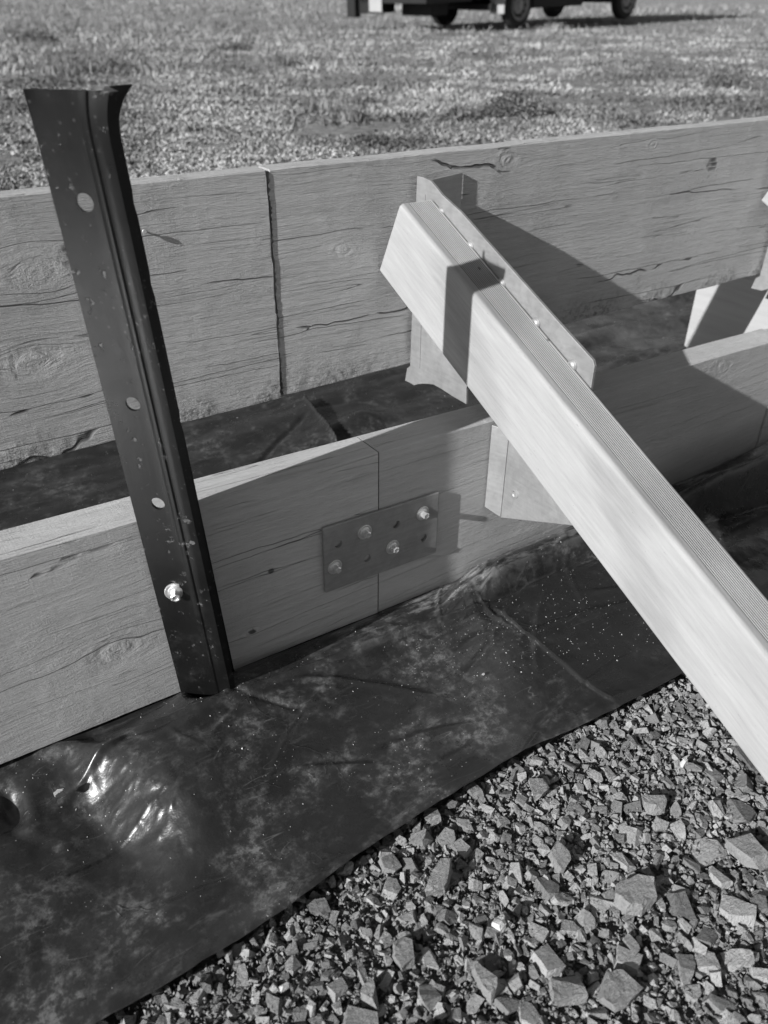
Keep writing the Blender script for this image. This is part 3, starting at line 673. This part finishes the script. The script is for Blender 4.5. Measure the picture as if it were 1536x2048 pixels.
# --- bracket: folded plate straddling the near board, holding the rear board
def bracket_shape():
    X = XP; P = []
    q = lambda px, py: at(px, py, 0, X)
    top = [(834, 353), (846, 354), (861, 361), (871, 374), (884, 391), (922, 425), (1000, 512), (1100, 625), (1186, 720), (1189, 732), (1181, 782)]
    pts = [q(*t)[1:] for t in top]
    yA, zA = pts[-1]
    pts += [(yA + .005, zA - .07), q(1150, 1051)[1:], (YF - .036, q(1002, 1035)[2]), (YF - .036, .40), (YF - .004, .43), (YF + TF + .008, .43)]
    foot = [(932.5, 779), (932.5, 809), (905, 792), (882, 778), (867, 770), (857, 767.5), (846, 767), (836, 769), (828, 770), (819, 766), (810, 761), (814, 736), (820, 733)]
    pts += [q(*t)[1:] for t in foot]
    return [(float(a), float(b)) for a, b in pts]
BS = bracket_shape(); YFOLD = BS[0][0]
def bracket(dx, label):
    root = empty('strut_bracket', (XP + dx, YF, .12), label, 'bracket', 'strut brackets')
    V, Fc = extrude_poly([(XP + dx, y, z) for y, z in BS], (.0055, 0, 0), .0008)
    # tiny waviness of the sheared top edge
    V = [(x, y, z + .0007 * math.sin(y * 410 + 2 * math.sin(y * 170))) for x, y, z in V]
    obj('plate', V, Fc, GALV, root)
    a = YFOLD - .002; fx = at(921, 350, 1, YR)[0] - XP; fl = [(XP + dx, a, .7165), (XP + dx + fx, YR - .0012, .7215), (XP + dx + fx, YR - .0012, .352), (XP + dx, a, .352)]
    V, Fc = extrude_poly(fl, (.0005, -.0050, 0), .0006); obj('flange', V, Fc, GALV, root)
    zb = at(1002, 1035, 0, XP)[2]; fl = [(XP + dx, YF - .035, .335), (XP + dx - .013, YF - .0015, .335), (XP + dx - .013, YF - .0015, at(979, 1009, 1, YF)[2]), (XP + dx, YF - .035, zb)]
    V, Fc = extrude_poly(fl, (.0055, .001, 0), .0006); obj('flange', V, Fc, GALV, root)
    # pressed ribs beside both folds
    for (y, z0, z1) in ((YFOLD - .028, .36, .700),):
        V, Fc = box(XP + dx - .0016, XP + dx + .001, y - .0013, y + .0013, z0, z1, .0007); obj('rib', V, Fc, GALV, root)
    # dimple
    p = at(1030, 988, 0, XP); V, Fc = lathe((XP + dx + .001, p[1], p[2]), (-1, 0, 0), [(0, .0095), (.0022, .0085), (.0026, .0065), (.0006, .0045), (.0004, .001)], 20); obj('dimple', V, Fc, GALV, root)
    for px, py in ((882, 426), (940, 494), (1003, 568), (1072, 647), (1145, 731)):
        p = at(px, py, 0, XP); V, Fc = lathe((XP + dx + .0005, p[1], p[2]), (-1, 0, 0), [(0, .0102), (.0020, .0102), (.0050, .0078), (.0066, .0045), (.0046, .0036), (.0046, .0005)], 24)
        obj('screw', V, Fc, GALV, root, smooth=False)
    return root
bracket(0, 'galvanised folded plate bracket screwed along the timber strut, straddling the near board')
DX2 = at(1536, 464, 1, YR)[0] - XP
bracket(DX2, 'galvanised bracket at the right frame edge, its curved foot under the rear board')

# --- the timber strut with a grooved top
def strut():
    T1 = at(802, 414, 0, .859); B1 = at(764, 545, 0, .859); T2 = at(1531, 1315, 0, .859); B2 = at(1536, 1590, 0, .859)
    x0, x1 = .8585, .9305
    d = (T2 - T1)[1:]; d /= np.linalg.norm(d)         # down the strut (y,z)
    n = np.array([-d[1], d[0]]);                       # up, perpendicular
    if n[1] < 0: n = -n
    dep = float((T1 - B1)[1:] @ n + (T2 - B2)[1:] @ n) / 2
    top0 = T1[1:] + 0 * n; s0 = 0; L = 1.62
    W = x1 - x0; prof = []
    r = .0080
    for k in range(7): a = math.pi * (1 - .5 * k / 6); prof.append((r + r * math.cos(a), -r + r * math.sin(a)))   # rounded left arris
    g0, g1, ng = .0175, W - .0050, 13; pitch = (g1 - g0) / ng
    for k in range(ng):
        a = g0 + pitch * k; prof += [(a, 0), (a + pitch * .16, -.0030), (a + pitch * .40, -.0036), (a + pitch * .62, -.0030), (a + pitch * .72, -.00005)]
    rr = .0035
    for k in range(5): a = math.pi / 2 * (1 - k / 4); prof.append((W - rr + rr * math.cos(a), -rr + rr * math.sin(a)))
    for k in range(4): a = -math.pi / 2 * k / 3; prof.append((W - rr + rr * math.cos(a), -dep + rr + rr * math.sin(a)))
    for k in range(5): a = -math.pi / 2 - math.pi / 2 * k / 4; prof.append((r * .6 + r * .6 * math.cos(a), -dep + r * .6 + r * .6 * math.sin(a)))
    # local frame: X along the strut (so that the grain follows it), Y across, Z up
    n_s = 60; V = []; Fc = []; N = len(prof); off = (0 - r)
    for i in range(n_s + 1):
        s_ = L * i / n_s; e = .004 if i in (0,) else 0
        for (a, b) in prof: V.append((s_, a, b))
    Fc = [[i * N + j, i * N + (j + 1) % N, (i + 1) * N + (j + 1) % N, (i + 1) * N + j] for i in range(n_s) for j in range(N)]
    Fc.append(list(range(N))[::-1]); Fc.append([n_s * N + j for j in range(N)])
    k = M('new_pine', .72, .12)
    g = k.noise(1, 4, .55, k.map((4, 60, 60))); g2 = k.noise(1, 5, .6, k.map((26, 320, 320))); blot = k.noise(1, 4, .6, k.map((12, 30, 30), rot=(0, .1, .1)))
    band = k.n('ShaderNodeTexWave', {'Vector': k.map((1.2, 10, 26), rot=(0, .035, 0)), 'Scale': 1, 'Distortion': 5, 'Detail': 2, 'Detail Scale': .6}, out=1)
    c = k.math('ADD', .345, k.math('MULTIPLY', k.math('SUBTRACT', g, .5), .13)); c = k.math('ADD', c, k.math('MULTIPLY', k.math('SUBTRACT', g2, .5), .13)); c = k.math('ADD', c, k.math('MULTIPLY', k.math('SUBTRACT', blot, .5), .09)); c = k.math('SUBTRACT', c, k.math('MULTIPLY', k.rng(band, .6, 1.), .05))
    pore = k.rng(k.noise(1, 3, .6, k.map((130, 700, 700))), .66, .74); c = k.math('SUBTRACT', c, k.math('MULTIPLY', pore, .12))
    spot = k.math('MULTIPLY', k.rng(k.voro(26), .04, .07, 1, 0), k.math('GREATER_THAN', k.n('ShaderNodeSeparateColor', {0: k.voro(26, out=1)}), .72)); c = k.math('MULTIPLY', c, k.math('SUBTRACT', 1, k.math('MULTIPLY', spot, .6)))
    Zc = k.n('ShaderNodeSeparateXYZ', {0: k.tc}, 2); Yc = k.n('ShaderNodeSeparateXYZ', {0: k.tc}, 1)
    groove_shade = k.math('MULTIPLY', k.math('MULTIPLY', k.math('LESS_THAN', Zc, -.0012 * S), k.math('GREATER_THAN', Zc, -.005 * S)), k.math('MULTIPLY', k.math('GREATER_THAN', Yc, .012 * S), k.math('LESS_THAN', Yc, .0705 * S)))
    c = k.math('MULTIPLY', c, k.math('SUBTRACT', 1, k.math('MULTIPLY', groove_shade, .55)))  # shade in the groove bottoms painted into the colour, so the grooves read
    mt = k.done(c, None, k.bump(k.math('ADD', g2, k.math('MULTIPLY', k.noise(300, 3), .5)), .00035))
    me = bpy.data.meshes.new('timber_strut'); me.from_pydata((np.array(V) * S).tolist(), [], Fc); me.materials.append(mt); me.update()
    bm = bmesh.new(); bm.from_mesh(me); bmesh.ops.recalc_face_normals(bm, faces=bm.faces[:])
    bm.to_mesh(me); bm.free()
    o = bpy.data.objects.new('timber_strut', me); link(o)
    # origin at the upper left arris of the top end
    mw = Matrix.Identity(4); ax = Vector((0, d[0], d[1])); ay = Vector((1, 0, 0)); az = Vector((0, n[0], n[1]))
    for i in range(3): mw[i][0] = ax[i]; mw[i][1] = ay[i]; mw[i][2] = az[i]
    T = np.array([x0, *(T1[1:])]); mw[0][3], mw[1][3], mw[2][3] = T[0] * S, T[1] * S + .0008, T[2] * S + .003
    o.matrix_world = mw
    tag(o, 'pale new timber strut with grooved top sloping down to the lower right', 'timber strut')
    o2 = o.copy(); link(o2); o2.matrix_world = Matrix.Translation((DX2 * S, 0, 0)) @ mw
    tag(o2, 'second pale timber strut held by the bracket at the right frame edge', 'timber strut')
    return o
strut()

# --- pointed pine stake between the boards on the right
def pine_stake():
    X0 = 2.255; a = at(1391, 589, 0, X0); b = at(1368, 688, 0, X0); ye = (a[1] + b[1]) / 2
    V, Fc = box(X0, X0 + .072, 1.13, ye, -.04, .335, .003)
    k = M('pale_stake_pine', .7, .2); g = k.noise(1, 4, .6, k.map((60, 6, 90))); g2 = k.noise(1, 3, .5, k.map((30, 5, 70)))
    c = k.math('ADD', .36, k.math('MULTIPLY', k.math('SUBTRACT', g, .5), .14)); c = k.math('SUBTRACT', c, k.math('MULTIPLY', k.rng(g2, .6, .7), .08))
    o = obj('timber_spacer', V, Fc, k.done(c, None, k.bump(g, .0005))); tag(o, 'pale timber offcut on edge under the rear board at the right', 'timber offcut')
pine_stake()

# --- nail in the rear board
def nail():
    p = at(290, 463, 1, YR - .003); V, Fc = merge([lathe((p[0], YR, p[2]), (-.25, -1, .1), [(0, .0016), (.007, .0016)], 10), lathe((p[0] - .0018, YR - .007, p[2] + .001), (-.25, -1, .1), [(0, .004), (.0016, .004), (.0022, .003)], 14)])
    o = obj('nail', V, Fc, GALV); tag(o, 'short bent nail sticking out of the rear board just right of the steel stake', 'nail')
nail()

# =====================================================================================
#                                   FIELD: GRASS, WEEDS, TRUCK
# =====================================================================================
def mat_leaf(name, lo, hi):
    k = M(name, .6, .25); r = k.n('ShaderNodeNewGeometry', {}, out='Random Per Island')
    big = k.noise(.9, 3)
    c = k.math('ADD', lo, k.math('MULTIPLY', r, hi - lo)); c = k.math('MULTIPLY', c, k.rng(k.noise(1.6, 5, .6), .34, .66, .42, 1.45))
    k.b.inputs['Subsurface Weight'].default_value = 0
    return k.done(c)
def blades(P, h, wd, lean):
    n = len(P); a = rng.uniform(0, 2 * math.pi, n); b = rng.uniform(0, 2 * math.pi, n)
    wx, wy = np.cos(a) * wd, np.sin(a) * wd; lx, ly = np.cos(b) * lean * h, np.sin(b) * lean * h
    o = np.zeros(n)
    v0 = P - np.column_stack([wx, wy, o]); v1 = P + np.column_stack([wx, wy, o])
    mid = P + np.column_stack([lx * .35, ly * .35, h * .6]); v2 = mid + np.column_stack([wx, wy, o]) * .8; v3 = mid - np.column_stack([wx, wy, o]) * .8
    tip = P + np.column_stack([lx, ly, h * (1 - .35 * np.minimum(lean, 1.4))])
    V = np.stack([v0, v1, v2, v3, tip], 1).reshape(-1, 3); i = np.arange(n) * 5
    T = np.vstack([np.column_stack([i, i + 1, i + 2]), np.column_stack([i, i + 2, i + 3]), np.column_stack([i + 3, i + 2, i + 4])]); return V, T
def ray_field(px, py):
    """points of the field surface seen along these directions (density falls with distance, as the eye needs)"""
    D = CF[None] + CR[None] * ((px - 768) / FPX)[:, None] - CU[None] * ((py - 1024) / FPX)[:, None]
    z = np.full(len(px), .385)
    for _ in range(5):
        t = (z - 1) / D[:, 2]; t = np.where((t > 0) & (t < 200), t, 200.); X = D[:, 0] * t; Y = D[:, 1] * t; z = ground_z(X, Y)
    return X, Y, z, t
def grass():
    n = 330000; px = rng.uniform(-500, 2050, n); py = rng.uniform(2, 410, n) ; X, Y, Z, t = ray_field(px, py); ok = (Y > 2.95) & (t < 60) ; X, Y, Z, t = X[ok], Y[ok], Z[ok], t[ok]
    cl = fbm(X * .9, Y * .9, 3); cl2 = fbm(X * 3, Y * 3 + 4, 2)
    keep = rng.uniform(0, 1, len(X)) < .55 + 1.4 * cl + 1.4 * cl2 + .08; X, Y, Z, t, cl = X[keep], Y[keep], Z[keep], t[keep], cl[keep]
    n = len(X); h = rng.uniform(.008, .024, n) * (1 + .12 * t) * (1 + .7 * np.clip(cl, -.4, 1)) ; wd = rng.uniform(.0026, .0066, n) * (1 + .10 * t); ln = rng.uniform(.3, 1.8, n)
    V1, T1 = blades(np.column_stack([X, Y, Z - .004]), h, wd, ln)
    # long dry stalks in the distance, mostly to the left
    m_ = 15000; px = np.concatenate([rng.uniform(-500, 760, m_ // 2), rng.uniform(-300, 1900, m_ // 2)]); py = np.concatenate([rng.uniform(4, 150, m_ // 2), rng.uniform(4, 75, m_ // 2)])
    X, Y, Z, t = ray_field(px, py); ok = (t < 60); X, Y, Z, t = X[ok], Y[ok], Z[ok], t[ok]
    kp = fbm(X * .8 + 5, Y * .8, 2) + rng.uniform(-.3, .3, len(X)) > -.05; X, Y, Z, t = X[kp], Y[kp], Z[kp], t[kp]; n = len(X)
    V2, T2 = blades(np.column_stack([X, Y, Z - .01]), rng.uniform(.06, .22, n) * (.4 + .045 * t), rng.uniform(.003, .006, n) * (1 + .05 * t), rng.uniform(.3, 1.7, n))
    # sparse tufts close by
    m_ = 9; V3 = []; T3 = []
    tx = [(130, 150), (215, 130), (700, 240), (640, 225), (420, 60), (560, 130), (60, 60), (1400, 40), (1100, 60), (330, 60), (820, 60)]
    PX = np.concatenate([rng.normal(a, 14, 260) for a, b in tx]); PY = np.concatenate([rng.normal(b, 3, 260) for a, b in tx]); X, Y, Z, t = ray_field(PX, PY)
    n = len(X); V3, T3 = blades(np.column_stack([X, Y, Z - .004]), rng.uniform(.04, .11, n) * (.6 + .10 * t), rng.uniform(.0018, .0035, n) * (1 + .06 * t), rng.uniform(.1, .9, n))
    V = np.vstack([V1, V2, V3]); T = np.vstack([T1, T2 + len(V1), T3 + len(V1) + len(V2)])
    o = fast('grass', V, T, mat_leaf('dry_grass', .18, .38)); tag(o, 'dry pale grass covering the field behind the boards', 'grass', kind='stuff')
grass()
m_weed = mat_leaf('weed_leaf', .07, .20)
def weed(px, py, w_, h_, n, lab):
    X0, Y0, Z0, t0 = [float(q[0]) for q in ray_field(np.array([float(px)]), np.array([float(py)]))]
    k = t0 / 1.0; rad = w_ / FPX * t0 / 2; hh = h_ / FPX * t0 * 1.1
    a = rng.uniform(0, 2 * math.pi, n); r = rad * np.sqrt(rng.uniform(0, 1, n)); X = X0 + np.cos(a) * r; Y = Y0 + np.sin(a) * r * .8
    z = ground_z(X, Y) + rng.uniform(0, 1, n) ** 1.3 * hh * (1 - (r / rad) ** 2 * .8)
    L = rng.uniform(.5, 1.3, n) * .0055 * t0 ** .5; u = rng.normal(size=(n, 3)); u[:, 2] *= .5; u /= np.linalg.norm(u, axis=1)[:, None]; v = rng.normal(size=(n, 3)); v -= u * (u * v).sum(1)[:, None]; v /= np.linalg.norm(v, axis=1)[:, None]
    C0 = np.column_stack([X, Y, z]); L = L[:, None]
    V = np.stack([C0 - u * L, C0 + v * L * .55, C0 + u * L, C0 - v * L * .55], 1).reshape(-1, 3); i = np.arange(n) * 4; Fq = np.column_stack([i, i + 1, i + 2, i + 3])
    # stems
    ns = 40; b = rng.uniform(0, 2 * math.pi, ns); P = np.column_stack([X0 + np.cos(b) * rad * .5, Y0 + np.sin(b) * rad * .4, np.full(ns, Z0 - .005)]); SV, ST = blades(P, np.full(ns, hh), np.full(ns, .0012 * t0 ** .5), rng.uniform(.2, 1.2, ns))
    Fc = Fq.tolist() + (ST + len(V)).tolist(); V = np.vstack([V, SV])
    o = obj('weed', V, Fc, m_weed, origin=(X0, Y0, Z0)); tag(o, lab, 'weed', 'low dark weeds in the field')
weed(1030, 232, 150, 50, 1500, 'largest dark leafy weed clump, behind the rear board right of the bracket')
weed(930, 240, 110, 26, 700, 'flat dark weed patch just left of the largest weed clump')
weed(745, 292, 90, 26, 600, 'small dark weed right above the rear board, left of the bracket')
weed(1460, 175, 130, 26, 700, 'dark weed patch in the field at the right frame edge')
weed(470, 102, 90, 16, 400, 'thin dark weed streak in the field, halfway to the truck on the left')
weed(160, 145, 110, 26, 500, 'dark weed clump in the field straight behind the flared top of the stake')
weed(75, 82, 84, 20, 1100, 'dark weed at the far left of the field')

# --- flat-bed truck parked at the top of the field
def truck():
    def pt(px, py, dist):
        D = CF + CR * (px - 768) / FPX - CU * (py - 1024) / FPX; D = D / math.hypot(D[0], D[1]); return np.array([0, 0, 1.]) + D * dist
    rr = pt(1038, 57, 24.0); fr = pt(1252, 39, 28.0); fwd = fr - rr; wb = np.linalg.norm(fwd); fwd /= wb
    lf = np.cross([0, 0, 1.], fwd); lf /= np.linalg.norm(lf); up = np.cross(fwd, lf)
    root = empty('flatbed_truck', rr, 'dark flatbed truck parked at the far end of the field, wheels and underside showing', 'truck')
    q = lambda a, b, c: rr + fwd * a + lf * b + up * c
    def bx(x0, x1, y0, y1, z0, z1, bev=.01):
        V, Fc = box(x0, x1, y0, y1, z0, z1, bev); return [tuple(q(*v)) for v in V], Fc
    def mk(name, col, rough=.6, metal=0, noise=.3):
        k = M(name, rough, .4, metal); c = k.math('MULTIPLY', col, k.math('ADD', 1 - noise / 2, k.math('MULTIPLY', k.noise(8, 4), noise))); return k.done(c)
    body = mk('truck_underside_paint', .012); tyre = mk('tyre_rubber', .018, .8); rim = mk('wheel_rim_paint', .28, .5, .2); flap = mk('mudflap_pale', .34, .7); cabp = mk('truck_cab_paint', .5, .3); glass = mk('cab_glass', .02, .1)
    TW = 2.75; R_ = .50
    obj('chassis', *merge([bx(-1.0, wb + 1.0, .55, .72, .62, .86), bx(-1.0, wb + 1.0, TW - .72, TW - .55, .62, .86), bx(.9, 3.1, .30, 1.1, .40, .80), bx(.5, wb - .9, 1.4, 2.2, .35, .75), bx(-.9, -.7, .2, TW - .2, .42, .55)]), body, root)
    obj('tray', *merge([bx(-1.5, wb - .9, -.25, TW + .25, .95, 1.08), bx(-1.5, wb - .9, -.25, -.17, 1.08, 1.6), bx(-1.5, wb - .9, TW + .17, TW + .25, 1.08, 1.6), bx(-1.5, -1.42, -.25, TW + .25, 1.08, 1.6)]), body, root)
    cab = obj('cab', *bx(wb - .75, wb + 1.5, -.12, TW + .12, .62, 3.2, .12), cabp, root)
    obj('window', *bx(wb + .0, wb + 1.1, -.135, -.118, 2.1, 2.9, .005), glass, cab)
    for a in (0, wb):
        obj('axle', *lathe(q(a, .1, R_), lf, [(0, .09), (TW - .2, .09)], 12), body, root)
        for b, sgn in ((0, -1), (TW, 1)):
            wdt = .30; c = q(a, b - sgn * wdt / 2, R_)
            tv = lathe(c - lf * sgn * wdt / 2, lf * sgn, [(0, R_ * .62), (.02, R_ * .9), (.06, R_ * .985), (wdt - .06, R_ * .985), (wdt - .02, R_ * .92), (wdt, R_ * .66), (wdt - .06, R_ * .62)], 40)
            w_ = obj('wheel', tv[0], tv[1], tyre, root)
            rv = lathe(c - lf * sgn * wdt / 2, lf * sgn, [(.0, R_ * .60), (wdt + .004, R_ * .66), (wdt + .006, R_ * .61), (wdt - .05, R_ * .57), (wdt - .07, R_ * .42), (wdt - .03, R_ * .33), (wdt - .03, R_ * .20), (wdt + .02, R_ * .18), (wdt + .02, .01)], 36); obj('rim', rv[0], rv[1], rim, w_)
            sl_ = []
            for k_ in range(10):
                an = 2 * math.pi * k_ / 10; cc = c + lf * sgn * (wdt / 2 - .045) + (fwd * math.cos(an) + up * math.sin(an)) * R_ * .47; obj('slot', *lathe(cc, lf * sgn, [(0, .034), (.012, .034)], 10), tyre, w_)
    for b0, b1 in ((-.02, .42), (TW - .42, TW + .02)):
        obj('mudflap', *bx(-.66, -.63, b0, b1, .34, .95, .004), flap, root)
    obj('tail_frame', *merge([bx(-3.1, -1.5, .3, TW - .2, .62, .98), bx(-3.1, -2.2, TW - .5, TW + .2, .40, .98), bx(-2.3, -1.7, .9, 1.9, .34, .66)]), body, root)
    obj('tail_post', *bx(-3.25, -3.05, TW - .15, TW + .15, .32, 1.1), body, root); obj('tail_lamp', *bx(-3.14, -3.11, TW - 1.0, TW - .55, .44, .78), flap, root)
truck()
